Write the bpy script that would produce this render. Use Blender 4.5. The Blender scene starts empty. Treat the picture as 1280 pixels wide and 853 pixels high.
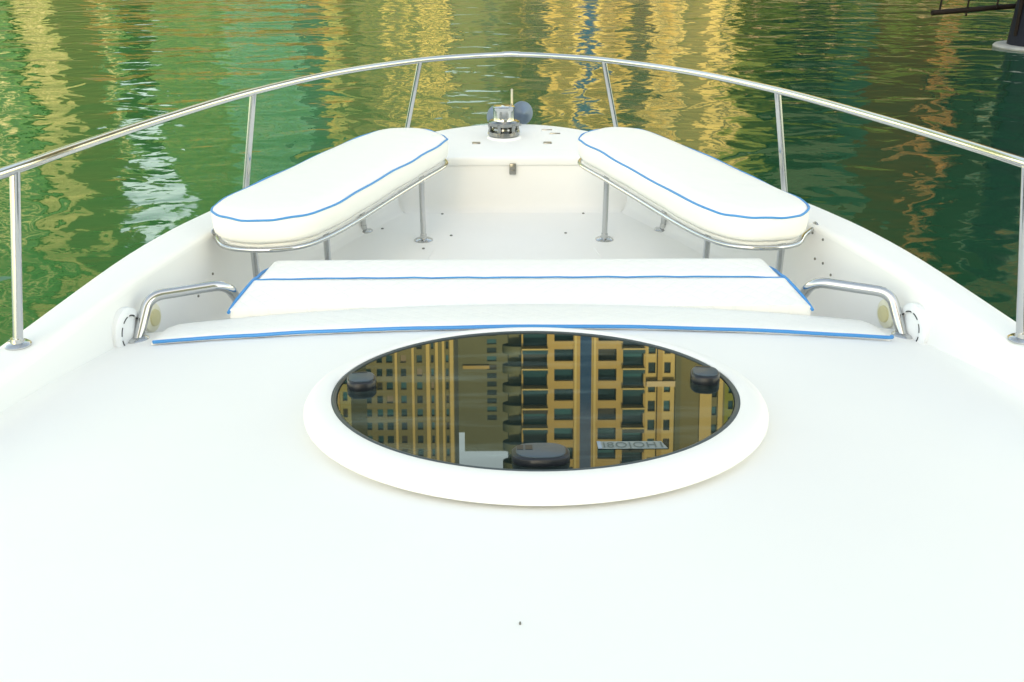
import bpy, bmesh, math, random
from mathutils import Vector, Matrix
random.seed(7)
R = math.radians
S = bpy.context.scene
COL = S.collection

# ------------------------------------------------------------------ materials
def mat(name, col, rough=.5, metal=0., spec=.5, ior=1.45, coat=0., var=0., vscale=6., bump=0., bscale=40.):
    m = bpy.data.materials.new(name); m.use_nodes = True
    nt = m.node_tree; b = nt.nodes['Principled BSDF']
    b.inputs['Base Color'].default_value = (*col, 1)
    b.inputs['Roughness'].default_value = rough
    b.inputs['Metallic'].default_value = metal
    b.inputs['Specular IOR Level'].default_value = spec
    b.inputs['IOR'].default_value = ior
    b.inputs['Coat Weight'].default_value = coat
    b.inputs['Coat Roughness'].default_value = .05
    tc = nt.nodes.new('ShaderNodeTexCoord')
    if var:
        n = nt.nodes.new('ShaderNodeTexNoise'); n.inputs['Scale'].default_value = vscale
        n.inputs['Detail'].default_value = 6
        nt.links.new(tc.outputs['Object'], n.inputs['Vector'])
        mx = nt.nodes.new('ShaderNodeMix'); mx.data_type = 'RGBA'
        mx.inputs['A'].default_value = (*[c*(1-var) for c in col], 1)
        mx.inputs['B'].default_value = (*[min(1, c*(1+var)) for c in col], 1)
        nt.links.new(n.outputs['Fac'], mx.inputs['Factor'])
        nt.links.new(mx.outputs['Result'], b.inputs['Base Color'])
    if bump:
        n = nt.nodes.new('ShaderNodeTexNoise'); n.inputs['Scale'].default_value = bscale
        n.inputs['Detail'].default_value = 4
        nt.links.new(tc.outputs['Object'], n.inputs['Vector'])
        bp = nt.nodes.new('ShaderNodeBump'); bp.inputs['Distance'].default_value = bump
        bp.inputs['Strength'].default_value = 1
        nt.links.new(n.outputs['Fac'], bp.inputs['Height'])
        nt.links.new(bp.outputs['Normal'], b.inputs['Normal'])
    return m

M_GEL = mat('white_gelcoat', (.87, .87, .855), .5, spec=.3, var=.014, vscale=3.)
M_GELW = mat('aged_gelcoat', (.85, .85, .84), .45, spec=.35, var=.025, vscale=4.)
M_FLOOR = mat('cockpit_sole_gelcoat', (.89, .89, .87), .5, spec=.35, var=.02, vscale=5.)
M_VIN = mat('white_vinyl', (.86, .86, .835), .5, spec=.35, var=.012, vscale=9., bump=.006, bscale=5.)
M_BLUE = mat('blue_piping', (.010, .27, .62), .45)
M_STEEL = mat('polished_steel', (.57, .58, .58), .13, metal=1.)
M_DULL = mat('dull_steel', (.33, .32, .29), .3, metal=1.)
M_GYP = mat('worn_chrome', (.30, .31, .31), .16, metal=1.)
M_BLACK = mat('black_plastic', (.012, .016, .022), .35)
M_GREYP = mat('grey_blue_plastic', (.045, .075, .10), .4)
M_GASK = mat('rubber_gasket', (.055, .075, .08), .45)
M_GLASS = mat('tinted_hatch_glass', (.010, .020, .019), .012, ior=1.43, coat=0.)
def pane_streaks(m):  # pale stretched streaks in the pane's base colour, plus a specular tint
    m.node_tree.nodes['Principled BSDF'].inputs['Specular Tint'].default_value = (.74, .94, 1., 1)
    nt = m.node_tree; b = nt.nodes['Principled BSDF']
    tc = nt.nodes.new('ShaderNodeTexCoord'); mp = nt.nodes.new('ShaderNodeMapping')
    mp.inputs['Rotation'].default_value = (0, 0, .45); mp.inputs['Scale'].default_value = (1.3, 7., 1.)
    n = nt.nodes.new('ShaderNodeTexNoise'); n.inputs['Scale'].default_value = 1.5; n.inputs['Detail'].default_value = 7; n.inputs['Roughness'].default_value = .6
    cr = nt.nodes.new('ShaderNodeValToRGB'); cr.color_ramp.elements[0].position = .50; cr.color_ramp.elements[1].position = .80
    cr.color_ramp.elements[0].color = (.010, .020, .019, 1); cr.color_ramp.elements[1].color = (.07, .11, .11, 1)
    L = nt.links.new; L(tc.outputs['Object'], mp.inputs[0]); L(mp.outputs[0], n.inputs['Vector']); L(n.outputs['Fac'], cr.inputs[0]); L(cr.outputs[0], b.inputs['Base Color'])
pane_streaks(M_GLASS)
M_CREAM = mat('yellowed_plastic', (.62, .56, .33), .4)
M_CREAM2 = mat('pale_cream_plastic', (.78, .75, .6), .4)
M_WHITEP = mat('white_plastic', (.8, .82, .84), .3)
M_SCREW = mat('dark_screw', (.17, .17, .155), .5)
M_ANCHOR = mat('galvanised_blue_grey', (.12, .18, .26), .4, metal=.35, var=.15, vscale=20)
M_STICK = mat('sticker_silver', (.16, .22, .235), .4, var=.2, vscale=90)
M_STKD = mat('sticker_lettering', (.055, .095, .10), .5)
M_STKB = mat('sticker_pale_block', (.20, .29, .38), .5)

def quilted():
    m = mat('quilted_white_vinyl', (.86, .86, .835), .5, spec=.35)
    nt = m.node_tree; b = nt.nodes['Principled BSDF']
    tc = nt.nodes.new('ShaderNodeTexCoord'); sp = nt.nodes.new('ShaderNodeSeparateXYZ')
    nt.links.new(tc.outputs['Object'], sp.inputs[0])
    def math_(op, a, bb=None, val=None):
        n = nt.nodes.new('ShaderNodeMath'); n.operation = op
        nt.links.new(a, n.inputs[0])
        if bb is not None: nt.links.new(bb, n.inputs[1])
        if val is not None: n.inputs[1].default_value = val
        return n.outputs[0]
    s = math_('ADD', sp.outputs[0], sp.outputs[1]); d = math_('SUBTRACT', sp.outputs[0], sp.outputs[1])
    k = math.pi/.062
    a = math_('ABSOLUTE', math_('SINE', math_('MULTIPLY', s, val=k)))
    c = math_('ABSOLUTE', math_('SINE', math_('MULTIPLY', d, val=k)))
    h = math_('POWER', math_('MINIMUM', a, c), val=.45)
    bp = nt.nodes.new('ShaderNodeBump'); bp.inputs['Distance'].default_value = .0017
    nt.links.new(h, bp.inputs['Height']); nt.links.new(bp.outputs['Normal'], b.inputs['Normal'])
    return m
M_QUILT = quilted()

# ------------------------------------------------------------------ mesh helpers
def link(name, bm, m, parent=None, smooth=True, angle=40):
    me = bpy.data.meshes.new(name)
    bmesh.ops.recalc_face_normals(bm, faces=bm.faces[:])
    bm.to_mesh(me); bm.free()
    me.materials.append(m)
    if smooth:
        for p in me.polygons: p.use_smooth = True
        me.set_sharp_from_angle(angle=R(angle))
    o = bpy.data.objects.new(name, me); COL.objects.link(o)
    if parent: o.parent = parent
    return o

def tag(o, label=None, cat=None, group=None, kind=None):
    if label: o['label'] = label
    if cat: o['category'] = cat
    if group: o['group'] = group
    if kind: o['kind'] = kind
    return o

def empty(name, loc=(0, 0, 0)):
    o = bpy.data.objects.new(name, None); COL.objects.link(o); o.location = loc
    o.empty_display_size = .2
    return o

def catmull(pts, n=8, closed=False):
    P = [Vector(p) for p in pts]; out = []; N = len(P)
    rng = range(N if closed else N-1)
    for i in rng:
        if closed: p0, p1, p2, p3 = P[i-1], P[i], P[(i+1) % N], P[(i+2) % N]
        else: p0, p1, p2, p3 = P[max(i-1, 0)], P[i], P[i+1], P[min(i+2, N-1)]
        for k in range(n):
            t = k/n
            out.append(.5*((2*p1)+(p2-p0)*t+(2*p0-5*p1+4*p2-p3)*t*t+(3*p1-p0-3*p2+p3)*t**3))
    if not closed: out.append(P[-1])
    return out

def fillet(pts, r, n=6):
    """polyline with rounded corners"""
    P = [Vector(p) for p in pts]; out = [P[0]]
    for i in range(1, len(P)-1):
        a = (P[i-1]-P[i]); b = (P[i+1]-P[i])
        d = min(r, a.length*.48, b.length*.48)
        s, e = P[i]+a.normalized()*d, P[i]+b.normalized()*d
        for k in range(n+1):
            t = k/n
            out.append((1-t)**2*s+2*t*(1-t)*P[i]+t*t*e)
    out.append(P[-1]); return out

def tube(bm, pts, r, seg=12, closed=False, cap=True):
    P = [Vector(p) for p in pts]; N = len(P); rings = []
    up = None
    for i in range(N):
        if closed: t = (P[(i+1) % N]-P[i-1])
        else: t = P[min(i+1, N-1)]-P[max(i-1, 0)]
        t.normalize()
        if up is None:
            up = Vector((0, 0, 1)) if abs(t.z) < .9 else Vector((0, 1, 0))
        up = (up-t*up.dot(t)).normalized(); sd = t.cross(up)
        rr = r[i] if isinstance(r, (list, tuple)) else r
        rings.append([bm.verts.new(P[i]+rr*(math.cos(2*math.pi*k/seg)*up+math.sin(2*math.pi*k/seg)*sd)) for k in range(seg)])
    for i in range(N if closed else N-1):
        A, B = rings[i], rings[(i+1) % N]
        for k in range(seg):
            bm.faces.new((A[k], A[(k+1) % seg], B[(k+1) % seg], B[k]))
    if cap and not closed:
        bm.faces.new(rings[0]); bm.faces.new(rings[-1])

def box(bm, x0, x1, y0, y1, z0, z1):
    v = [bm.verts.new(p) for p in ((x0, y0, z0), (x1, y0, z0), (x1, y1, z0), (x0, y1, z0), (x0, y0, z1), (x1, y0, z1), (x1, y1, z1), (x0, y1, z1))]
    for f in ((0, 3, 2, 1), (4, 5, 6, 7), (0, 1, 5, 4), (1, 2, 6, 5), (2, 3, 7, 6), (3, 0, 4, 7)):
        bm.faces.new([v[i] for i in f])

def bevel(bm, w, seg=3):
    bmesh.ops.bevel(bm, geom=bm.edges[:]+bm.verts[:], offset=w, segments=seg, profile=.5, affect='EDGES')

def loft(bm, rows, closed_rows=False, close_cols=False):
    V = [[bm.verts.new(p) for p in r] for r in rows]
    n = len(rows[0])
    for i in range(len(V) if close_cols else len(V)-1):
        A, B = V[i], V[(i+1) % len(V)]
        for k in range(n if closed_rows else n-1):
            try: bm.faces.new((A[k], A[(k+1) % n], B[(k+1) % n], B[k]))
            except ValueError: pass
    return V

def lathe(bm, prof, c=(0, 0, 0), axis=None, seg=32, sy=1.):
    """prof: (radius, height) list; axis: Matrix 3x3 to turn z"""
    rows = []
    for r, h in prof:
        row = []
        for k in range(seg):
            a = 2*math.pi*k/seg
            p = Vector((r*math.cos(a), r*sy*math.sin(a), h))
            if axis is not None: p = axis @ p
            row.append(p+Vector(c))
        rows.append(row)
    V = loft(bm, rows, closed_rows=True)
    for row, (r, h) in ((V[0], prof[0]), (V[-1], prof[-1])):
        if r > 1e-4: bm.faces.new(row)

def mirror_pts(pts, s): return [(p[0]*s, p[1], p[2]) for p in pts]

# ------------------------------------------------------------------ the boat: curves
WATER_Z = -1.0
def interp(tab, y):
    if y <= tab[0][0]: return tab[0][1]
    for (a, va), (b, vb) in zip(tab, tab[1:]):
        if y <= b: return va+(vb-va)*(y-a)/(b-a)
    return tab[-1][1]
SHEER = [(0, .47), (1.5, .43), (2.4, .395), (3.6, .36), (4.98, .285), (5.74, .285)]
def sheer(y): return interp(SHEER, y)

OUT = [(1.55, .2), (1.52, 1.0), (1.47, 1.8), (1.41, 2.5), (1.345, 3.25), (1.235, 3.79), (1.165, 4.03), (1.03, 4.40), (.87, 4.80), (.68, 5.20), (.52, 5.44), (.36, 5.60), (.18, 5.705), (0, 5.74)]
INN = [(1.42, .2), (1.395, 1.0), (1.36, 1.8), (1.30, 2.42), (1.225, 3.05), (1.118, 3.60), (1.035, 3.93), (.905, 4.30), (.755, 4.65), (.60, 4.975), (.44, 4.98), (.28, 4.98), (.14, 4.98), (0, 4.98)]
outer = catmull([(x, y, 0) for x, y in OUT], 6)
i_curve = catmull([(x, y, 0) for x, y in INN[:10]], 6)
i_front = [Vector((.60-.60*k/24, 4.975, 0)) for k in range(1, 25)]
inner = i_curve+i_front
n_wall = len(i_curve)
assert len(outer) == len(inner), (len(outer), len(inner))

def full(half):           # half curve from aft to the centre -> mirrored whole curve, port to starboard
    left = [Vector((-p.x, p.y, p.z)) for p in half]
    return left+[Vector((p.x, p.y, p.z)) for p in reversed(half[:-1])]

boat = empty('motor_boat', (0, 0, WATER_Z))
tag(boat, 'white motor boat bow with stainless rails and an oval dark hatch', 'boat')
boat_inv = Vector((0, 0, -WATER_Z))
def part(name, bm, m, parent=None, **k):
    """part of the boat, built in world coordinates"""
    bmesh.ops.translate(bm, verts=bm.verts[:], vec=boat_inv)
    return link(name, bm, m, parent or boat, **k)

# hull skin with rounded gunwale and foredeck in one loft
bm = bmesh.new()
rows = []
for o, i in zip(outer, inner):
    zo = sheer(o.y); zi = min(zo, sheer(i.y)) if i.y < 4.9 else .272
    d = (Vector((i.x, i.y))-Vector((o.x, o.y)))
    L = d.length; d.normalize()
    def at(t, z): return Vector((o.x+d.x*t, o.y+d.y*t, z))
    row = [Vector((o.x*.55, .3+(o.y-.3)*.86, WATER_Z-.35)), Vector((o.x*.78, .2+(o.y-.2)*.92, WATER_Z+.15)), Vector((o.x*.92, .1+(o.y-.1)*.97, -.3)),
           at(-.005, zo-.16), at(-.012, zo-.07), at(-.010, zo-.035), at(0, zo-.012), at(.012, zo-.002), at(.03, zo+.001)]
    for f in (.25, .5, .75):
        row.append(at(.03+(L-.045)*f, (zo+.001)*(1-f)+(zi+.001)*f))
    row += [at(L-.018, zi+.001), at(L-.007, zi-.004), at(L, zi-.014), at(L+.002, zi-.03)]
    rows.append(row)
port = [[Vector((-p.x, p.y, p.z)) for p in r] for r in rows]
star = rows
allrows = port+list(reversed(star[:-1]))
loft(bm, allrows)
bmesh.ops.remove_doubles(bm, verts=bm.verts[:], dist=.0004)
hull = part('hull', bm, M_GEL, angle=50)

# cockpit liner: inner walls, bulkhead and sole, with filleted foot
def wall_profile(p, nrm):
    zi = sheer(p.y) if p.y < 4.9 else .272
    return [p+nrm*.001+Vector((0, 0, zi-.028)), p+nrm*.006+Vector((0, 0, zi-.10)), p+nrm*.018+Vector((0, 0, .08)),
            p+nrm*.024+Vector((0, 0, .035)), p+nrm*.036+Vector((0, 0, .012)), p+nrm*.065+Vector((0, 0, .0))]
fi = full(inner)
def nrm_at(c, k):
    a, b = c[max(k-2, 0)], c[min(k+2, len(c)-1)]
    t = (b-a).normalized(); return Vector((t.y, -t.x, 0))
bm = bmesh.new()
rows = [wall_profile(fi[k], nrm_at(fi, k)) for k in range(len(fi))]
V = loft(bm, rows)
liner = part('cockpit_wall', bm, M_GELW, angle=60)
bm = bmesh.new()
foot = [r[-1] for r in rows]
h = len(foot)//2
fr = []
for k in range(h+1):
    a, b = foot[k], foot[len(foot)-1-k]
    fr.append([a.lerp(b, t/10)+Vector((0, 0, .0)) for t in range(11)])
loft(bm, fr)
bmesh.ops.remove_doubles(bm, verts=bm.verts[:], dist=.0005)
sole = part('cockpit_floor', bm, M_FLOOR)
# moulded seams in the sole
for s in (-1, 1):
    bm = bmesh.new(); tube(bm, [(.37*s, 4.36, .0004), (.385*s, 4.25, .0008), (.38*s, 3.3, .0008)], .0025, 6)
    part('floor_seam', bm, M_FLOOR)

# small screws and drain dots
def dots(name, pts, r, m, parent):
    for p, n in pts:
        bm = bmesh.new()
        q = Vector(n).to_track_quat('Z', 'Y').to_matrix()
        lathe(bm, [(r, 0), (r, .003), (r*.6, .0045)], p, q, 10)
        part(name, bm, m, parent)
dots('floor_plug', [((x, y, 0), (0, 0, 1)) for x, y in ((-.36, 4.9), (-.30, 4.55), (.25, 4.58), (.36, 4.9), (-.42, 4.36), (-.64, 4.66))], .0068, M_SCREW, sole)
dots('wall_screw', [((-.665, 4.80, .13), (.9, -.4, 0)), ((.665, 4.80, .13), (-.9, -.4, 0)), ((.40, 4.970, .11), (0, -1, 0)), ((.48, 4.970, .11), (0, -1, 0)), ((.78, 4.55, .06), (-.9, -.4, 0)),
                    ((-1.125, 3.45, .22), (1, -.2, 0)), ((-1.15, 3.33, .18), (1, -.2, 0)), ((-1.175, 3.2, .12), (1, -.2, 0)), ((1.125, 3.45, .25), (-1, -.2, 0)),
                    ((1.135, 3.38, .23), (-1, -.2, 0)), ((1.105, 3.55, .335), (-1, -.2, 0)), ((1.12, 3.47, .335), (-1, -.2, 0)), ((1.11, 3.5, .25), (-1, -.2, 0))], .005, M_SCREW, liner)

# anchor locker lid
bm = bmesh.new()
box(bm, -.355, .362, 4.962, 5.36, .230, .276)
bevel(bm, .012, 3)
lid = part('locker_lid', bm, M_GEL)
bm = bmesh.new(); box(bm, -.017, .017, 4.950, 4.961, .19, .247); bevel(bm, .004, 2)
for zz in (.205, .222): box(bm, -.011, .011, 4.944, 4.951, zz, zz+.008)
part('latch', bm, M_DULL, lid)
for x in (-.19, .19):
    bm = bmesh.new(); box(bm, x-.022, x+.022, 5.25, 5.285, .2755, .283); bevel(bm, .003, 2)
    part('hinge', bm, M_DULL, lid)
for x, y in ((.20, 5.56), (.24, 5.47)):
    bm = bmesh.new(); box(bm, x-.03, x+.03, y-.006, y+.006, .272, .288); bevel(bm, .003, 2)
    part('deck_fitting', bm, M_DULL)

# windlass
wl = empty('windlass'); wl.parent = boat
WX, WY, WZ = -.042, 5.40, .272
bm = bmesh.new(); lathe(bm, [(.112, 0), (.112, .008), (.10, .022), (.0, .022)], (WX, WY, WZ), seg=32); part('base_plate', bm, M_WHITEP, wl)
bm = bmesh.new(); lathe(bm, [(.090, .020), (.100, .03), (.098, .052), (.074, .062), (.070, .072), (.074, .080), (.096, .090), (.098, .110), (.080, .120)], (WX, WY, WZ), seg=36)
for k in range(6):
    a = k*math.pi/3+.2
    tube(bm, [(WX+.094*math.cos(a), WY+.094*math.sin(a), WZ+.035), (WX+.086*math.cos(a), WY+.086*math.sin(a), WZ+.070), (WX+.094*math.cos(a), WY+.094*math.sin(a), WZ+.104)], .011, 8)
part('gypsy', bm, M_GYP, wl)
bm = bmesh.new(); lathe(bm, [(.070, .112), (.066, .124), (.065, .14), (.065, .18), (.066, .19), (.069, .196), (.069, .203), (.06, .208), (.0, .210)], (WX, WY, WZ), seg=36); part('drum', bm, M_STEEL, wl)
bm = bmesh.new(); lathe(bm, [(.0075, 0), (.0075, .16), (.004, .165)], (WX+.052, WY+.10, WZ+.13), seg=12)
tube(bm, [(WX+.052, WY+.10, WZ), (WX+.052, WY+.10, WZ+.14)], .012, 10)
part('jack_staff', bm, M_DULL, wl)
for o_ in wl.children:
    for v in o_.data.vertices:
        v.co = Vector((WX, WY, WZ))+boat_inv+(v.co-boat_inv-Vector((WX, WY, WZ)))*.86
# bow roller cheeks
br = empty('bow_roller'); br.parent = boat
for x, y in ((-.072, 5.66), (.062, 5.76)):
    bm = bmesh.new()
    q = Vector((.35 if x > 0 else -.35, -1, .12)).to_track_quat('Z', 'Y').to_matrix()
    lathe(bm, [(.064, 0), (.068, .004), (.066, .01), (.03, .014), (.018, .026), (.0, .028)], (x, y, .338), q, 40)
    part('cheek_plate', bm, M_ANCHOR, br)
bm = bmesh.new(); box(bm, -.10, .06, 5.66, 5.86, .285, .30); bevel(bm, .004, 2); part('roller_tray', bm, M_STEEL, br)

# ------------------------------------------------------------------ coachroof
def roof_z(x, y): return .31+.14*(2.75-y)-.053*x*x
def roof_half(y):
    best = None
    for a, b in zip(i_curve, i_curve[1:]):
        if a.y <= y <= b.y:
            return a.x+(b.x-a.x)*(y-a.y)/(b.y-a.y)+.004
    return i_curve[0].x+.004
bm = bmesh.new()
ys = [.35+.1*k for k in range(26)]+[2.90, 2.94, 2.965, 2.98, 2.99, 2.992, 2.994]
dz = {2.94: .001, 2.965: .006, 2.98: .016, 2.99: .032, 2.992: .08, 2.994: .40}
NX = 72
rows = []
for y in ys:
    hw = roof_half(min(y, 2.99)); row = []
    for k in range(NX+1):
        t = -1+2*k/NX; t = math.copysign(abs(t)**.85, t); x = hw*t
        e = hw-abs(x)
        z = roof_z(x, y)-dz.get(round(y, 3), 0)
        fw = .07*min(1, max(.02, (2.95-y)/.5))
        if e < fw: z += .36*fw*((fw-e)/fw)**2
        row.append(Vector((x, y, max(z, -.01))))
    rows.append(row)
loft(bm, rows)
roof = part('coachroof', bm, M_GEL, angle=60)
# specks of dirt on the roof
dots('dirt_speck', [((-.043, 1.142, roof_z(0, 1.142)), (0, 0, 1))], .0017, M_SCREW, roof)

# hatch: raised round frame, gasket and tinted pane
HX, HY = .011, 2.072
tilt = Matrix.Rotation(-math.atan(.14), 3, 'X')
HC = Vector((HX, HY, .31+.14*(2.75-HY)))
hatch = empty('hatch'); hatch.parent = boat
RK = 1.035
def hl(prof): return [(r*.966, h) for r, h in prof]
bm = bmesh.new(); lathe(bm, hl([(.528, -.04), (.528, .006), (.543, .006), (.549, .011), (.549, .019), (.543, .029), (.529, .037), (.508, .0415), (.492, .0415), (.486, .039), (.485, .02)]), HC, tilt, 128, RK)
ti = tilt.inverted()
for v in bm.verts:                                   # the frame is a little wider on its after side
    q_ = ti @ (v.co-HC); rr_ = math.hypot(q_.x, q_.y/RK)/.966
    if rr_ > .495 and q_.y < 0:
        q_.y -= (rr_-.495)*.42*(-q_.y/.5); v.co = HC+tilt @ q_
part('hatch_frame', bm, M_GEL, hatch, angle=35)
bm = bmesh.new(); lathe(bm, hl([(.4855, .02), (.4855, .0375), (.480, .040), (.474, .0375), (.474, .02)]), HC, tilt, 128, RK)
part('gasket', bm, M_GASK, hatch)
bm = bmesh.new(); lathe(bm, hl([(.4745, .016), (.4745, .034), (.471, .0355), (.0, .0355)]), HC, tilt, 128, RK)
part('hatch_pane', bm, M_GLASS, hatch, angle=20)
def on_hatch(u, v, w=0): return HC+tilt @ Vector((u, v, .0355+w))
def cap(name, u, v, lu, lv, hgt, rot, slots):
    e = empty(name); e.parent = hatch
    a = Matrix.Rotation(R(rot), 3, 'Z')
    bm = bmesh.new()
    seg = 40; rows = []
    for sc, hh in ((1.0, 0), (1.02, .25), (1.0, .8), (.95, .93), (.88, 1.0), (.0, 1.0)):
        row = []
        for k in range(seg):
            t = 2*math.pi*k/seg; cx, sx = math.cos(t), math.sin(t)
            p = Vector((lu*math.copysign(abs(cx)**.75, cx), lv*math.copysign(abs(sx)**.7, sx), 0))*sc
            p = a @ p
            row.append(on_hatch(u+p.x, v+p.y, hgt*hh))
        rows.append(row)
    loft(bm, rows, closed_rows=True)
    bmesh.ops.remove_doubles(bm, verts=bm.verts[:], dist=.0004)
    part('cap_body', bm, M_BLACK, e)
    bm = bmesh.new(); rows = []
    for sc, hh in ((.86, .0), (.86, .0018), (.80, .0028), (0, .0028)):
        row = []
        for k in range(seg):
            t = 2*math.pi*k/seg; cx, sx = math.cos(t), math.sin(t)
            p = a @ (Vector((lu*math.copysign(abs(cx)**.75, cx), lv*math.copysign(abs(sx)**.7, sx), 0))*sc)
            row.append(on_hatch(u+p.x, v+p.y, hgt+hh))
        rows.append(row)
    loft(bm, rows, closed_rows=True)
    bmesh.ops.remove_doubles(bm, verts=bm.verts[:], dist=.0004)
    part('cap_face', bm, M_GREYP, e)
    for su, sv, sw, sl in slots:
        bm = bmesh.new()
        c = [a @ Vector((su+dx*sw, sv+dy*sl, 0)) for dx, dy in ((-1, -1), (1, -1), (1, 1), (-1, 1))]
        lo = [bm.verts.new(on_hatch(u+p.x, v+p.y, hgt+.0005)) for p in c]
        hi = [bm.verts.new(on_hatch(u+p.x, v+p.y, hgt+.0036)) for p in c]
        bm.faces.new(hi); bm.faces.new(lo)
        for k in range(4): bm.faces.new((lo[k], lo[(k+1) % 4], hi[(k+1) % 4], hi[k]))
        part('slot', bm, M_BLACK, e)
cap('latch_cap', -.003, -.415, .056, .042, .016, 0, [(-.040, .010, .006, .011), (-.023, .010, .007, .011)])
cap('hinge_cap', -.408, .030, .034, .043, .020, 8, [(-.004, .029, .018, .003)])
cap('hinge_cap', .410, .055, .034, .043, .021, -8, [(-.004, .029, .018, .003)])
# maker's sticker on the pane, read in mirror writing
stk = empty('sticker'); stk.parent = hatch
def quad(name, u0, u1, v0, v1, w, m, slant=0):
    bm = bmesh.new()
    bm.faces.new([bm.verts.new(on_hatch(*p, w)) for p in ((u0, v0), (u1, v0), (u1-slant, v1), (u0+slant*0, v1))])
    return part(name, bm, m, stk, smooth=False)
quad('sticker_film', .113, .252, -.372, -.333, .0010, M_STICK, .008)
quad('sticker_block', .1135, .121, -.3715, -.3335, .0016, M_STKB)
fc = bpy.data.curves.new('sticker_text', 'FONT'); fc.body = 'I8OJOH1'; fc.size = .043; fc.align_x = 'LEFT'; fc.space_character = 1.06
fo = bpy.data.objects.new('sticker_text_source', fc); COL.objects.link(fo)
dg = bpy.context.evaluated_depsgraph_get(); dg.update()
tm = bpy.data.meshes.new_from_object(fo.evaluated_get(dg)); bpy.data.objects.remove(fo)
bm = bmesh.new(); bm.from_mesh(tm)
xs = [v.co.x for v in bm.verts]; w = max(xs)-min(xs); k = .118/w
for v in bm.verts: v.co = on_hatch(.125+(v.co.x-min(xs))*k, -.366+v.co.y*.90, .0018)
part('sticker_text', bm, M_STKD, stk, smooth=False)

# bench moulding under the pads (front of the coachroof steps down to the sole)
bm = bmesh.new(); box(bm, -.89, .89, 2.9955, 3.20, -.004, .255); bevel(bm, .03, 4); part('bench_moulding', bm, M_GEL)

# ------------------------------------------------------------------ grab rails, speakers, lamps on the walls
for s in (-1, 1):
    g = empty('grab_rail'); g.parent = boat
    P = [(1.207, 2.862, .212), (1.185, 2.955, .328), (.962, 3.05, .332), (.935, 3.12, .22), (.93, 3.135, .12)]
    bm = bmesh.new(); tube(bm, fillet(mirror_pts(P, s), .045, 8), .0172, 16); part('rail_tube', bm, M_STEEL, g)
    bm = bmesh.new(); lathe(bm, [(.034, 0), (.034, .004), (.028, .009), (.019, .010)], (1.205*s, 2.862, roof_z(1.205, 2.862)+.001), seg=24); part('rail_flange', bm, M_STEEL, g)
    # speaker on the inner wall
    sp = empty('speaker'); sp.parent = boat
    X, Y, Z = 1.236, 2.862, .246
    q = Vector((-s*.985, -.17, 0)).to_track_quat('Z', 'Y').to_matrix()
    c = (X*s, Y, Z)
    bm = bmesh.new(); lathe(bm, [(.078, -.01), (.078, .008), (.070, .014), (.054, .015), (.052, .009), (.046, .012), (.0, .020)], c, q, 40); part('speaker_grille', bm, M_WHITEP, sp)
    for k in range(8):
        a0 = k*math.pi/4+.12; bm = bmesh.new()
        pts = [Vector(c)+q @ Vector((.0535*math.cos(a0+t*.13), .0535*math.sin(a0+t*.13), .0145)) for t in range(5)]
        tube(bm, pts, .0024, 6); part('speaker_slot', bm, M_BLACK, sp)
    # round courtesy lamp, yellowed with age
    lp = empty('courtesy_lamp'); lp.parent = boat
    X, Y, Z = 1.210, 3.025, .226
    q = Vector((-s*.985, -.19, 0)).to_track_quat('Z', 'Y').to_matrix(); c = (X*s, Y, Z)
    bm = bmesh.new(); lathe(bm, [(.048, -.01), (.048, .004), (.042, .008), (.0, .009)], c, q, 32); part('lamp_bezel', bm, M_CREAM2, lp)
    bm = bmesh.new(); lathe(bm, [(.029, .0085), (.027, .014), (.0, .017)], c, q, 32); part('lamp_lens', bm, M_CREAM, lp)

# ------------------------------------------------------------------ bow rail
rail = empty('bow_rail'); rail.parent = boat
RP = [(1.50, .55, .93), (1.46, 1.2, .92), (1.41, 1.70, .90), (1.355, 2.1, .88), (1.295, 2.50, .86), (1.262, 2.83, .84), (1.19, 3.30, .815), (1.04, 3.955, .785), (.80, 4.64, .75), (.469, 5.225, .715), (.20, 5.48, .699), (0, 5.60, .690)]
for s in (-1, 1):
    bm = bmesh.new(); tube(bm, catmull(mirror_pts(RP, s), 10), .0142, 16); part('top_rail', bm, M_STEEL, rail)
    for b, t in (((1.49, 1.0, .444), (1.47, 1.05, .922)), ((1.357-.018*(s > 0), 2.436, .395), (1.295-.012*(s > 0), 2.49, .858)), ((1.125, 4.02, .333), (1.032, 3.975, .782)), ((.575, 5.36, .287), (.469, 5.222, .713))):
        b, t = mirror_pts([b, t], s)
        bm = bmesh.new(); tube(bm, [b, t], .0128, 16)
        lathe(bm, [(.034, 0), (.034, .004), (.028, .009), (.018, .011), (.016, .022)], b, seg=28)
        part('stanchion', bm, M_STEEL, rail)
bm = bmesh.new(); tube(bm, [(-.045, 5.576, .6925), (0, 5.598, .691), (.045, 5.576, .6925)], .0158, 16); part('rail_joint', bm, M_STEEL, rail)

# ------------------------------------------------------------------ side seats: steel frame, board, legs (boat) and loose cushions
CUSH = [(1.112, 3.52), (1.06, 3.425), (.97, 3.385), (.86, 3.385), (.765, 3.43), (.69, 3.54), (.61, 3.73), (.50, 4.05), (.40, 4.33), (.315, 4.56), (.312, 4.66), (.36, 4.765), (.46, 4.845), (.57, 4.845), (.66, 4.78), (.75, 4.61), (.875, 4.28), (1.0, 3.93), (1.095, 3.66)]
def offset_in(poly, d):
    n = len(poly); out = []
    area = sum(poly[i][0]*poly[(i+1) % n][1]-poly[(i+1) % n][0]*poly[i][1] for i in range(n))
    sg = 1 if area > 0 else -1
    for i in range(n):
        a, b = Vector(poly[i-1][:2]), Vector(poly[(i+1) % n][:2])
        t = (b-a).normalized(); nn = Vector((-t.y, t.x))*sg
        out.append((poly[i][0]+nn.x*d, poly[i][1]+nn.y*d))
    return out
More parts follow.
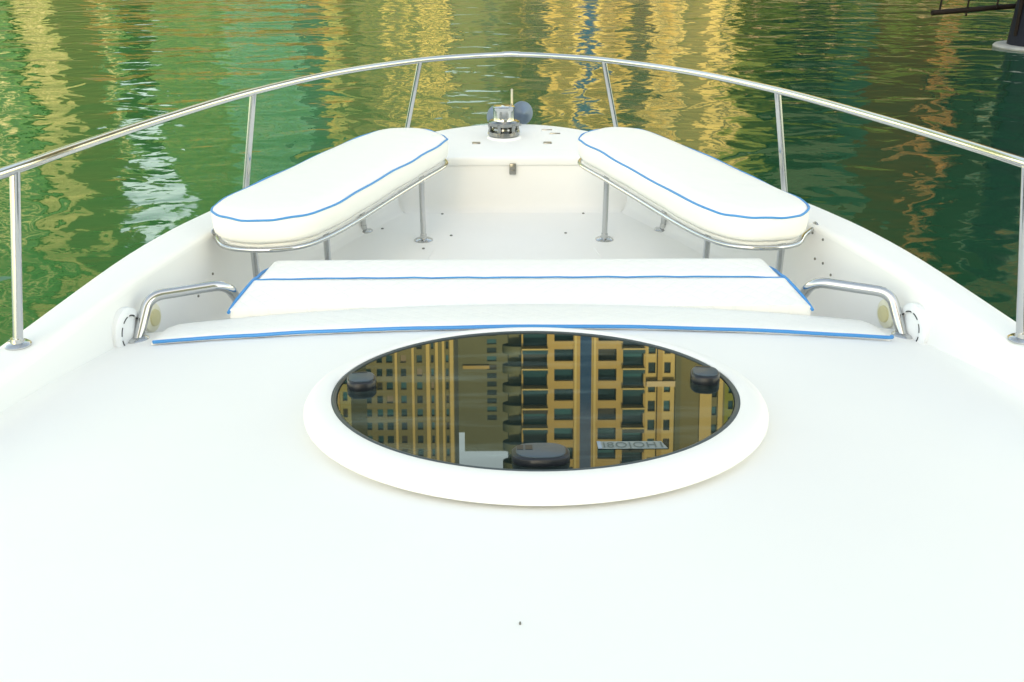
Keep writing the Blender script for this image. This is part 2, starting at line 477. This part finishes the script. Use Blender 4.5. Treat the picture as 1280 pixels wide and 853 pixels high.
def cushion_mesh(bm, poly, prof, nfill=True):
    rows = []
    for d, z in prof:
        rows.append([Vector((x, y, z)) for x, y in offset_in(poly, d)])
    V = loft(bm, rows, closed_rows=True)
    bm.faces.new(V[0]); 
    f = bm.faces.new(V[-1])
    bmesh.ops.triangulate(bm, faces=[f])
CUSH0 = CUSH
for s in (-1, 1):
    CUSH = [(x-(.045*max(0, x-.31)/.8 if s > 0 else -.006), y) for x, y in CUSH0]
    base = [(p.x*s, p.y) for p in catmull([(x, y, 0) for x, y in CUSH], 5, True)]
    base = [(x+.0035*math.sin(k*.9+s)*math.sin(k*.37), y+.003*math.sin(k*.61+2*s)) for k, (x, y) in enumerate(base)]
    sf = empty('seat_frame'); sf.parent = boat
    bm = bmesh.new(); cushion_mesh(bm, base, [(.030, .337), (.022, .339), (.020, .349), (.03, .353)]); part('seat_board', bm, M_GEL, sf)
    # steel rim under the near and inner edge, its ends screwed to the wall
    rimp = [(x, y, .333) for x, y in offset_in([(x*s, y) for x, y in CUSH[:13]], .004)]
    rimp = [((1.135 if s < 0 else 1.118)*s, 3.56 if s < 0 else 3.60, .333)]+rimp
    bm = bmesh.new(); tube(bm, catmull(rimp, 6), .0092, 12); lathe(bm, [(.026, 0), (.026, .004), (.012, .008)], (1.133*s, 3.56 if s < 0 else 3.61, .333), Vector((-s, -.25, 0)).to_track_quat('Z', 'Y').to_matrix(), 20)
    part('frame_tube', bm, M_STEEL, sf)
    for x, y in ((.427, 4.484), (.727, 4.628), (.735, 3.66), (.965, 3.455)):
        bm = bmesh.new(); tube(bm, [(x*s, y, 0), (x*s, y, .336)], .0130, 16)
        lathe(bm, [(.044, 0), (.044, .003), (.038, .007), (.017, .010), (.0155, .03)], (x*s, y, 0), seg=28)
        part('seat_leg', bm, M_STEEL, sf)
    c = empty('seat_cushion', (.75*s, 4.1, .354))
    prof = [(.03, .3545), (.012, .356), (.003, .366), (.0, .38), (-.002, .41), (.0, .440), (.004, .4455), (.012, .4520), (.03, .4585), (.05, .4622), (.072, .4638)]
    bm = bmesh.new(); cushion_mesh(bm, base, prof)
    bmesh.ops.translate(bm, verts=bm.verts[:], vec=-c.location); link('cushion_body', bm, M_VIN, c, angle=70)
    bm = bmesh.new(); tube(bm, [(x, y, .4455+.0022*math.sin(k*.47+s)+.0014*math.sin(k*1.13)) for k, (x, y) in enumerate(offset_in(base, .0005))], .0042, 8, closed=True)
    bmesh.ops.translate(bm, verts=bm.verts[:], vec=-c.location); link('piping', bm, M_BLUE, c)
    tag(c, ('left' if s < 0 else 'right')+'-hand long white seat cushion with blue piping beside the '+('lighter green' if s < 0 else 'dark green')+' water', 'cushion', 'side seat cushions in the bow')

# ------------------------------------------------------------------ pads on the front of the coachroof
pad = empty('sun_pad', (0, 2.9, .3))
def pad_part(name, bm, m, parent=None, **k):
    bmesh.ops.translate(bm, verts=bm.verts[:], vec=-pad.location); return link(name, bm, m, parent or pad, **k)
# thin flat base pad that reaches the grab rails
bm = bmesh.new(); rows = []
N = 60
REAR = lambda x: 2.705+.075*abs(x/1.14)**2
def pz(x, y): return roof_z(x, y)
fr_y = lambda x: 2.955
hwp = 1.135
def base_row(f, lift):
    return [Vector((hwp*(-1+2*k/N), REAR(hwp*(-1+2*k/N))+(fr_y(0)-REAR(hwp*(-1+2*k/N)))*f, pz(hwp*(-1+2*k/N), REAR(hwp*(-1+2*k/N))*(1-f)+2.955*f)+lift*(1-max(0, abs(-1+2*k/N)-.985)/.03))) for k in range(N+1)]
rows = [base_row(0, .001), base_row(0, .012), base_row(.015, .017), base_row(.06, .020), base_row(.3, .022), base_row(.7, .022), base_row(.94, .018), base_row(1, .008), base_row(1, .001)]
loft(bm, rows); pad_part('base_pad', bm, M_QUILT, angle=60)
bm = bmesh.new()
wob = [random.uniform(-.0022, .0022) for _ in range(24)]
tube(bm, catmull([(x, REAR(x)-.004+wob[k % 24], pz(x, REAR(x))+.012+.4*wob[(k*7) % 24]) for k, x in enumerate([-1.125+2.25*t/20 for t in range(21)])]+[(1.14, REAR(1.14)+.012, pz(1.14, 2.8)+.014)], 5), .0058, 8)
pad_part('piping', bm, M_BLUE)
# thick centre pad lying forward over the bench, and the rolled head pad beyond it
def slab(name, y0, y1, w0, w1, z0, z1, th, rnd, crown=.008):
    bm = bmesh.new(); rows = []
    M = 40
    prof = [(0, -th), (0, -rnd), (.12, -.35*rnd), (.35, -.1*rnd), (1., 0)]
    ny = 14
    def edge(d): return (1-math.sqrt(max(0, 1-(1-min(d/rnd, 1))**2)))*rnd
    for j in range(ny+1):
        f = j/ny; f = .5-.5*math.cos(math.pi*f); y = y0+(y1-y0)*f
        w = w0+(w1-w0)*f; row = []
        zb = z0+(z1-z0)*f
        for k in range(M+1):
            t = -math.cos(math.pi*k/M); x = w*t
            d = min(w-abs(x), (y-y0)+.012, (y1-y))
            row.append(Vector((x, y, zb-edge(d)+crown*(1-t*t)*math.sin(math.pi*f))))
        rows.append(row)
    top = rows
    first = [Vector((p.x, p.y, p.z-th)) for p in rows[0]]; last = [Vector((p.x, p.y, p.z-th+rnd)) for p in rows[-1]]
    V = loft(bm, rows)
    # skirt all round and a flat underside
    per = [V[0][k] for k in range(M+1)]+[V[j][M] for j in range(1, ny+1)]+[V[ny][k] for k in range(M-1, -1, -1)]+[V[j][0] for j in range(ny-1, 0, -1)]
    zmin = min(z0, z1)-th
    low = [bm.verts.new((v.co.x, v.co.y, zmin)) for v in per]
    n = len(per)
    for i in range(n): bm.faces.new((per[i], per[(i+1) % n], low[(i+1) % n], low[i]))
    bm.faces.new(low)
    return pad_part(name, bm, M_QUILT, angle=70)
slab('centre_pad', 2.957, 3.150, .935, .898, .285, .312, .045, .012)
slab('head_pad', 3.152, 3.345, .893, .875, .316, .318, .060, .035, .006)
bm = bmesh.new()
tube(bm, [(.893*(-1+2*t/30), 3.1515+.0012*math.sin(t*1.7), .3075+.0055*(1-(-1+2*t/30)**6)+.0010*math.sin(t*2.3)) for t in range(31)], .0030, 8)
pad_part('seam_piping', bm, M_BLUE)
for s in (-1, 1):
    bm = bmesh.new()
    tube(bm, catmull([(.938*s, 2.950, .272), (.927*s, 3.02, .288), (.902*s, 3.148, .305), (.896*s, 3.20, .30), (.893*s, 3.27, .292), (.875*s, 3.335, .285)], 5), .0052, 8)
    pad_part('side_piping', bm, M_BLUE)
tag(pad, 'white quilted sun pad with bold blue piping lying before the oval hatch', 'sun pad')

# ------------------------------------------------------------------ water
def water_material():
    m = bpy.data.materials.new('marina_water'); m.use_nodes = True
    nt = m.node_tree; b = nt.nodes['Principled BSDF']; L = nt.links.new
    b.inputs['Base Color'].default_value = (.035, .14, .03, 1)
    b.inputs['Roughness'].default_value = .06; b.inputs['IOR'].default_value = 1.333
    tc = nt.nodes.new('ShaderNodeTexCoord')
    def noise(sx, sy, scale, det, rough=.5, dist=0.):
        mp = nt.nodes.new('ShaderNodeMapping'); mp.inputs['Scale'].default_value = (sx, sy, 1); mp.inputs['Rotation'].default_value = (0, 0, R(random.uniform(-12, 12)))
        L(tc.outputs['Object'], mp.inputs['Vector'])
        n = nt.nodes.new('ShaderNodeTexNoise'); n.inputs['Scale'].default_value = scale; n.inputs['Detail'].default_value = det
        n.inputs['Roughness'].default_value = rough; n.inputs['Distortion'].default_value = dist
        L(mp.outputs[0], n.inputs['Vector']); return n.outputs['Fac']
    def mul(a, v):
        n = nt.nodes.new('ShaderNodeMath'); n.operation = 'MULTIPLY'; L(a, n.inputs[0]); n.inputs[1].default_value = v; return n.outputs[0]
    def add(a, c):
        n = nt.nodes.new('ShaderNodeMath'); n.operation = 'ADD'; L(a, n.inputs[0]); L(c, n.inputs[1]); return n.outputs[0]
    h = add(add(mul(noise(1, 1.5, .55, 1.5, .4), WAVE[0]), mul(noise(1, 1.3, 1.45, 1.2, .5, .8), WAVE[1])), mul(noise(1, 1.3, 5.0, 2, .5, .3), WAVE[2]))
    # uneven light painted into the water colour: darker green towards the right
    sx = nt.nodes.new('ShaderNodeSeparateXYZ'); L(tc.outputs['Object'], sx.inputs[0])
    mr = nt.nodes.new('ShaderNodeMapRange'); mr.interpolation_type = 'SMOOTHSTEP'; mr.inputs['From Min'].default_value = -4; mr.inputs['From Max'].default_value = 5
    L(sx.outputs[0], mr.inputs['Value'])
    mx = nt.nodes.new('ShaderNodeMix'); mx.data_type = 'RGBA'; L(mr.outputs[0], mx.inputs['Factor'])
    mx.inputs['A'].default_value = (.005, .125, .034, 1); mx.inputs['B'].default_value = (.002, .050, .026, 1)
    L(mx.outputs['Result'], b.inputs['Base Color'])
    bp = nt.nodes.new('ShaderNodeBump'); bp.inputs['Distance'].default_value = 1.; bp.inputs['Strength'].default_value = 1.
    L(h, bp.inputs['Height']); L(bp.outputs['Normal'], b.inputs['Normal'])
    return m
WAVE = (.068, .028, .0036)
bm = bmesh.new()
bmesh.ops.create_grid(bm, x_segments=40, y_segments=40, size=900)
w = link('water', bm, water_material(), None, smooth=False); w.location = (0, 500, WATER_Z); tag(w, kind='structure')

# ------------------------------------------------------------------ mooring pile with floating collar and a gangway rail at the right
def piletex():
    m = mat('tarred_pile_paint', (.010, .013, .024), .6, spec=.2, var=.4, vscale=5.); return m
M_PILE = piletex()
M_RUST = mat('rusty_black_steel', (.014, .010, .009), .7, spec=.2, var=.5, vscale=7.)
M_COLL = mat('grey_white_float', (.30, .31, .31), .5, var=.3, vscale=6.)
pile = empty('mooring_pile', (9.28, 17.95, WATER_Z))
bm = bmesh.new(); tube(bm, [(0, 0, -3), (.02, 0, .0), (.05, 0, 1.6), (.10, 0, 5.0)], [.42, .41, .36, .34], 32)
link('pile_post', bm, M_PILE, pile)
bm = bmesh.new(); lathe(bm, [(.40, -.06), (.54, -.06), (.60, -.03), (.61, .0), (.58, .03), (.50, .04), (.42, .035)], (0, 0, .02), seg=40)
link('float_collar', bm, M_COLL, pile)
bm = bmesh.new(); tube(bm, [(-.36, -.12, .22), (-.37, -.12, .9), (-.35, -.10, 1.7)], .035, 8); link('pile_strap', bm, M_RUST, pile)
tag(pile, 'dark navy mooring pile with pale floating collar in the water at right', 'pile')
gw = empty('gangway_rail', (9.0, 18.3, -.3))
bm = bmesh.new(); tube(bm, [(-1.45, -.1, -.14), (0.3, .1, -.03)], .045, 12); link('lower_bar', bm, M_RUST, gw)
bm = bmesh.new(); tube(bm, [(-1.1, -.08, .26), (.3, .1, .36)], .03, 12); link('upper_bar', bm, M_RUST, gw)
for x, z0 in ((-1.3, -.13), (-.82, -.2), (-.3, -.07)):
    bm = bmesh.new(); tube(bm, [(x, -.05, z0), (x+.03, -.05, .95)], .018, 8); link('rail_upright', bm, M_RUST, gw)
tag(gw, 'dark rusty gangway rail jutting left from the mooring pile above the water', 'railing')

# ------------------------------------------------------------------ the far shore, seen mirrored in the water and in the hatch pane
YAWT = .0134
def bx_(px, D): return D*((px-640)/1244*1.015+YAWT)
def facade_mat(name, col, var=.12): return mat(name, col, .75, var=var, vscale=.18)
F_YEL = facade_mat('yellow_render', (.235, .188, .068))
F_LYEL = facade_mat('pale_yellow_render', (.31, .275, .12))
F_BEI_SHADE = facade_mat('shaded_beige_render', (.060, .078, .043))  # beige darkened in colour to stand for walls in shade
F_TAN = facade_mat('tan_render', (.090, .098, .044))
F_ORA = facade_mat('orange_brown_render', (.13, .062, .014))
F_YG = facade_mat('olive_yellow_render', (.12, .16, .02))
F_SAND = facade_mat('sand_render', (.15, .17, .075))
F_PALE = facade_mat('pale_stone', (.34, .32, .22))
F_OLI = facade_mat('olive_render', (.028, .10, .036))
F_DARK = facade_mat('dark_green_glass_wall', (.02, .045, .03))
F_TEAL = facade_mat('teal_curtain_wall', (.03, .16, .15))
G_WIN = mat('window_teal_glass', (.010, .045, .060), .12, spec=.15, var=.4, vscale=.25)
def per_window(m):
    nt = m.node_tree; b = nt.nodes['Principled BSDF']; L = nt.links.new
    oi = nt.nodes.new('ShaderNodeObjectInfo'); cr = nt.nodes.new('ShaderNodeValToRGB'); cr.color_ramp.interpolation = 'CONSTANT'
    e = cr.color_ramp.elements; e[0].color = (.006, .022, .028, 1); e[1].position = .3; e[1].color = (.010, .045, .060, 1)
    for p, c in ((.62, (.012, .075, .10)), (.82, (.03, .035, .03)), (.93, (.14, .13, .10))):
        x = e.new(p); x.color = (*c, 1)
    L(oi.outputs['Random'], cr.inputs[0]); L(cr.outputs[0], b.inputs['Base Color'])
per_window(G_WIN)
G_DULL = mat('dull_dark_glass', (.012, .035, .028), .5, spec=.2, var=.3, vscale=.3)
G_BLUE = mat('deep_blue_glazing', (.012, .045, .11), .1, var=.3, vscale=.2)
QUAY_Z = WATER_Z+1.6

def grid_tower(name, label, px0, px1, D, h, m_wall, cols0, pitch=3.2, wh=1.7, z_off=1.0, depth=22, back=.55, mats=None, glass=None, vis=None, cat='tower'):
    """tower whose front is piers and spandrels round real openings; cols = openings as (px0, px1) at distance D"""
    t = empty(name, (bx_((px0+px1)/2, D), D, QUAY_Z)); o = t.location
    x0, x1 = bx_(px0, D)-o.x, bx_(px1, D)-o.x
    bm = bmesh.new()
    box(bm, x0, x1, back, depth, 0, h)                      # core
    edges = []; cols = [c[:2] for c in cols0]; whs = [c[2] if len(c) > 2 else wh for c in cols0]
    for a, b in cols: edges.append((bx_(a, D)-o.x, bx_(b, D)-o.x))
    cur = x0; nf = int((h-2)/pitch)
    piers = []
    for a, b in edges: piers.append((cur, a)); cur = b
    piers.append((cur, x1))
    for a, b in piers:
        if b-a > .02: box(bm, a, b, 0, back-.002, 0, h)
    for (a, b), wh in zip(edges, whs):
        for k in range(nf+1):
            lo = z_off+(k-1)*pitch+wh if k else 0
            hi = z_off+k*pitch if k < nf else h
            if hi > lo: box(bm, a+.001, b-.001, .02, back-.004, lo, hi)
    link('facade_wall', bm, m_wall, t, smooth=False)
    wins = []
    for (a, b), wh in zip(edges, whs):
        for k in range(nf): wins.append((a, b, z_off+k*pitch, z_off+k*pitch+wh))
    lo_v, hi_v = vis or (D*math.tan(R(7.5)), D*math.tan(R(16.5)))
    wins.sort(key=lambda w: abs((w[2]+w[3])/2-(lo_v+hi_v)/2))
    g = glass or G_WIN
    for a, b, z0, z1 in wins[:100]:
        bm = bmesh.new(); box(bm, a+.03, b-.03, back-.06, back-.012, z0+.02, z1-.02); link('window', bm, g, t, smooth=False)
    if len(wins) > 100:
        bm = bmesh.new()
        for a, b, z0, z1 in wins[100:]: box(bm, a+.03, b-.03, back-.06, back-.012, z0+.02, z1-.02)
        tag(link('window', bm, g, t, smooth=False), kind='stuff')
    tag(t, label, cat)
    return t, o, x0, x1
def strips(t, o, D, spans, h, m, y0=-.5, y1=-.003, name='pilaster', z0=0):
    for a, b in spans:
        bm = bmesh.new(); box(bm, bx_(a, D)-o.x, bx_(b, D)-o.x, y0, y1, z0, h); link(name, bm, m, t, smooth=False)

# left twin-pilaster tower (left part of the hatch mirror)
D = 225
t, o, x0, x1 = grid_tower('apartment_tower', 'beige tower with small windows and bright pilasters, mirrored in the left of the hatch', 410, 566, D, 118, F_TAN,
    [(421, 428), (435, 442), (454, 462), (469, 476), (481, 489), (499, 506), (519, 526), (537, 540.5), (555.5, 559)], 3.15, 1.75)
strips(t, o, D, [(446, 449), (492, 495), (513, 516), (531, 535.5), (542.5, 546), (551, 554), (560.5, 565)], 118, F_LYEL)
# plain tower behind it, its shade painted on, stepped top against the sky
D = 300
t, o, x0, x1 = grid_tower('apartment_tower', 'plain shade-coloured tower with one window column and stepped top, mirrored left of hatch centre', 552, 652, D, 72, F_BEI_SHADE,
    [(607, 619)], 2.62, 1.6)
bm = bmesh.new(); box(bm, bx_(578, D)-o.x, bx_(640, D)-o.x, 2, 18, 72.001, 78.5); link('roof_step', bm, F_BEI_SHADE, t, smooth=False)
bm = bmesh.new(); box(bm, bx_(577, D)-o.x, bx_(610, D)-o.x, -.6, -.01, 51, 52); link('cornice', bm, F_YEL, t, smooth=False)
# main tower
D = 153
t, o, x0, x1 = grid_tower('apartment_tower', 'tall yellow tower with balconies and blue stair strip, mirrored at the hatch centre', 650, 806, D, 72, F_YEL,
    [(652, 682, 2.75), (691, 715), (724, 737), (746, 769), (777, 803, 2.75)], 3.15, 1.9, 1.2, back=1.2)
# stair strip of deep blue glass and yellow reveals
bm = bmesh.new(); box(bm, bx_(723.5, D)-o.x, bx_(737.5, D)-o.x, -.05, .015, 0, 72); link('stair_glazing', bm, G_BLUE, t, smooth=False)
strips(t, o, D, [(716, 719), (740, 743)], 72, F_LYEL, -.25)
for k in range(21):
    z = 1.2+k*3.15
    for a, b in ((650.5, 683), (776, 804)):
        bm = bmesh.new(); box(bm, bx_(a, D)-o.x, bx_(b, D)-o.x, -1.1, -.01, z-.24, z-.02); link('balcony_slab', bm, F_LYEL, t, smooth=False)
        bm = bmesh.new(); box(bm, bx_(a, D)-o.x+.05, bx_(b, D)-o.x-.05, -1.06, -1.0, z+.0, z+.6); link('balcony_glass', bm, G_WIN, t, smooth=False)
    # rounded corner balconies on the left side, shade painted into their colour
    bm = bmesh.new(); lathe(bm, [(2.35, 0), (2.35, 1.25), (2.25, 1.25), (2.25, .2), (.0, .2)], (bx_(645, D)-o.x, 3.0, z-.3), seg=28); link('rounded_balcony', bm, F_BEI_SHADE, t)
bm = bmesh.new(); box(bm, bx_(634, D)-o.x, x0-.01, 2.6, 20, 0, 72); link('side_wing', bm, F_BEI_SHADE, t, smooth=False)
# slim tower at its right
D = 160
t, o, x0, x1 = grid_tower('apartment_tower', 'slim pale yellow tower mirrored right of the balconies in the hatch', 806, 842, D, 84, F_LYEL,
    [(809, 818), (829, 837)], 3.2, 1.8)
strips(t, o, D, [(820, 826)], 84, F_YEL, -.7)
bm = bmesh.new(); box(bm, x0, x1, -.9, -.01, 29.6, 30.5); link('cornice', bm, F_PALE, t, smooth=False)
# right-hand tower; a proud dark strip paints the shade of a recess
D = 175
t, o, x0, x1 = grid_tower('apartment_tower', 'olive tower with one yellow bay, at the right end of the hatch mirror', 842, 906, D, 90, F_TAN,
    [(890, 896)], 3.3, 1.6)
strips(t, o, D, [(874, 889), (897, 903)], 90, F_LYEL, -.4)
strips(t, o, D, [(843, 850)], 90, F_BEI_SHADE, -.3, name='shade_strip')
# other buildings along the shore, seen in the water
def plain_tower(label, px0, px1, D, h, m, m2, ncol, pitch=3.2, wh=1.7, fill=.5, glass=None):
    w = (px1-px0)/ncol
    cols = [(px0+w*(k+.5-fill/2), px0+w*(k+.5+fill/2)) for k in range(ncol)]
    t, o, x0, x1 = grid_tower('apartment_tower', label, px0, px1, D, h, m, cols, pitch, wh, glass=glass)
    strips(t, o, D, [(px0+w*k-w*.07, px0+w*k+w*.07) for k in range(1, ncol)], h, m2, -.4)
    return t
plain_tower('pale dull green block whose reflection fills the far left of the water', -260, 50, 150, 80, F_OLI, F_PALE, 12)
plain_tower('pale yellow tower reflected as a broken yellow streak in the water at the left', 60, 99, 150, 88, F_SAND, F_PALE, 4, fill=.35)
plain_tower('low pale stone block reflected as a whitish streak left of the second stanchion', 108, 176, 165, 38, F_OLI, F_PALE, 4)
plain_tower('olive block reflected green between the pale streak and the left stanchion', 214, 300, 170, 95, F_OLI, F_BEI_SHADE, 5)
plain_tower('teal glass tower reflected blue-green behind the left-hand rail', 300, 386, 160, 85, F_TEAL, F_OLI, 6, fill=.8)
plain_tower('pale yellow tower reflected beside the teal streak', 392, 436, 185, 95, F_SAND, F_YEL, 3, fill=.4)
plain_tower('olive yellow block reflected in the water right of the bow', 906, 968, 190, 80, F_YG, F_OLI, 4, fill=.4)
plain_tower('dark green glass tower reflected as the dark band right of the bow rail', 972, 1086, 182, 110, F_DARK, F_DARK, 8, fill=.85, glass=G_DULL)
plain_tower('pale teal block reflected as a light wavy streak at the right', 1090, 1150, 150, 42, F_TEAL, F_PALE, 4, fill=.6)
plain_tower('orange-brown tower reflected at the right behind the rail', 1152, 1236, 120, 62, F_ORA, F_DARK, 4, fill=.45)
plain_tower('dark tower reflected at the right edge of the water by the mooring pile', 1238, 1480, 110, 75, F_DARK, F_ORA, 10, fill=.75)
# low arcade on the quay
D = 108
t, o, x0, x1 = grid_tower('quay_arcade', 'long low orange-brown arcade mirrored at the top left edge of the water', 140, 445, D, 6.0, F_ORA, [(150+k*25, 167+k*25) for k in range(12)], 4.2, 3.0, .4, depth=6, vis=(0, 9), cat='arcade')
bm = bmesh.new(); box(bm, -260, 260, 0, 420, -3, 1.6); q = link('quay', bm, mat('quay_stone', (.05, .055, .035), .8, var=.25, vscale=.3), None, smooth=False); q.location = (0, 104, WATER_Z); tag(q, kind='structure')
# a row of trees along the quay: their green fills the ripples
M_LEAF = mat('tree_leaf', (.05, .10, .018), .6, var=.5, vscale=.8)
M_BARK = mat('tree_bark', (.10, .075, .05), .8, var=.3, vscale=5.)
rt = random.Random(3)
def tree_meshes():
    bm = bmesh.new(); tube(bm, [(0, 0, 0), (.05, .02, 1.2), (-.04, .05, 2.6), (.03, 0, 4.0)], [.17, .13, .10, .04], 8)
    for k in range(5):
        a = k*1.26; tube(bm, [(0, .03, 1.9+.2*k), (.6*math.cos(a), .6*math.sin(a), 2.8+.2*k), (1.1*math.cos(a), 1.1*math.sin(a), 3.3+.2*k)], [.06, .04, .015], 6)
    cl = [(rt.uniform(-1.2, 1.2), rt.uniform(-1.2, 1.2), rt.uniform(1.9, 4.6), rt.uniform(.5, .9)) for _ in range(14)]
    bc = bmesh.new()
    for cx, cy, cz, cr in cl:
        for _ in range(70):
            v = Vector((rt.gauss(0, 1), rt.gauss(0, 1), rt.gauss(0, .8))).normalized()*cr*rt.uniform(.5, 1.05)
            p = Vector((cx, cy, cz))+v; q = Vector((rt.gauss(0, 1), rt.gauss(0, 1), rt.gauss(0, 1))).normalized()
            u = q.orthogonal().normalized()*.16; w_ = q.cross(u)*.6
            bc.faces.new([bc.verts.new(p+u), bc.verts.new(p+w_), bc.verts.new(p-u), bc.verts.new(p-w_)])
    return bm, bc
t0 = empty('quay_tree', (-64, 105.2, QUAY_Z-1)); bm, bc = tree_meshes()
tr0 = link('trunk', bm, M_BARK, t0); cr0 = link('crown', bc, M_LEAF, t0, smooth=False)
tag(t0, 'small leafy green tree in the row along the far quay, seen only as green ripples', 'tree', 'trees along the far quay')
for k in range(1, 48):
    r_ = t0.copy(); COL.objects.link(r_); r_.location = (-64+k*2.8+rt.uniform(-.5, .5), 105.2+rt.uniform(-.4, .6), QUAY_Z-1)
    r_.rotation_euler.z = rt.uniform(0, 6.28); r_.scale = [rt.uniform(.8, 1.15)*(2.0 if -64+k*2.8 > 24 else 1)]*3
    for ch in (tr0, cr0):
        c_ = ch.copy(); COL.objects.link(c_); c_.parent = r_
# unseen tower behind the photographer, placed and sized to shade the boat
M_SH = facade_mat('shade_tower_render', (.55, .50, .40))
t = empty('apartment_tower', (27, -62, QUAY_Z)); tag(t, 'broad unseen tower placed behind the boat to shade it', 'tower')
bm = bmesh.new(); box(bm, -30, 22, -12, 8, -3, 78); link('facade_wall', bm, M_SH, t, smooth=False)

# ------------------------------------------------------------------ sky, sun, camera
SUN_EL, SUN_AZ = R(33), R(8)          # the sun stands behind the camera, to the right
wd = bpy.data.worlds.new('World'); S.world = wd; wd.use_nodes = True
nt = wd.node_tree; bg = nt.nodes['Background']
sky = nt.nodes.new('ShaderNodeTexSky'); sky.sky_type = 'NISHITA'; sky.sun_disc = False
sky.sun_elevation = SUN_EL
d = Vector((math.sin(SUN_AZ)*math.cos(SUN_EL), -math.cos(SUN_AZ)*math.cos(SUN_EL), math.sin(SUN_EL)))   # towards the sun
sky.sun_rotation = math.atan2(d.x, d.y)
sky.air_density = 1.; sky.dust_density = .8; sky.ozone_density = 1.
nt.links.new(sky.outputs[0], bg.inputs[0]); bg.inputs[1].default_value = .15
sl = bpy.data.lights.new('sun', 'SUN'); sl.energy = 3.4; sl.angle = R(.53); sl.color = (1, .93, .80)
so = bpy.data.objects.new('sun', sl); COL.objects.link(so); so.rotation_euler = (-d).to_track_quat('-Z', 'Y').to_euler(); so.location = (0, -20, 60)

cd = bpy.data.cameras.new('camera'); cam = bpy.data.objects.new('camera', cd); COL.objects.link(cam)
cd.sensor_width = 36; cd.lens = 1244/1280*36; cd.clip_start = .05; cd.clip_end = 3000
cam.location = (-.070, 0, 1.5); cam.rotation_euler = (R(90-24.3), 0, -.0134)
S.camera = cam
vs = S.view_settings
vs.view_transform = 'Standard'; vs.look = 'None'; vs.gamma = 1; vs.use_curve_mapping = False
vs.exposure = 2.13
vs.use_white_balance = True; vs.white_balance_temperature = 12300; vs.white_balance_tint = 8
S.cycles.max_bounces = 8; S.cycles.use_denoising = True
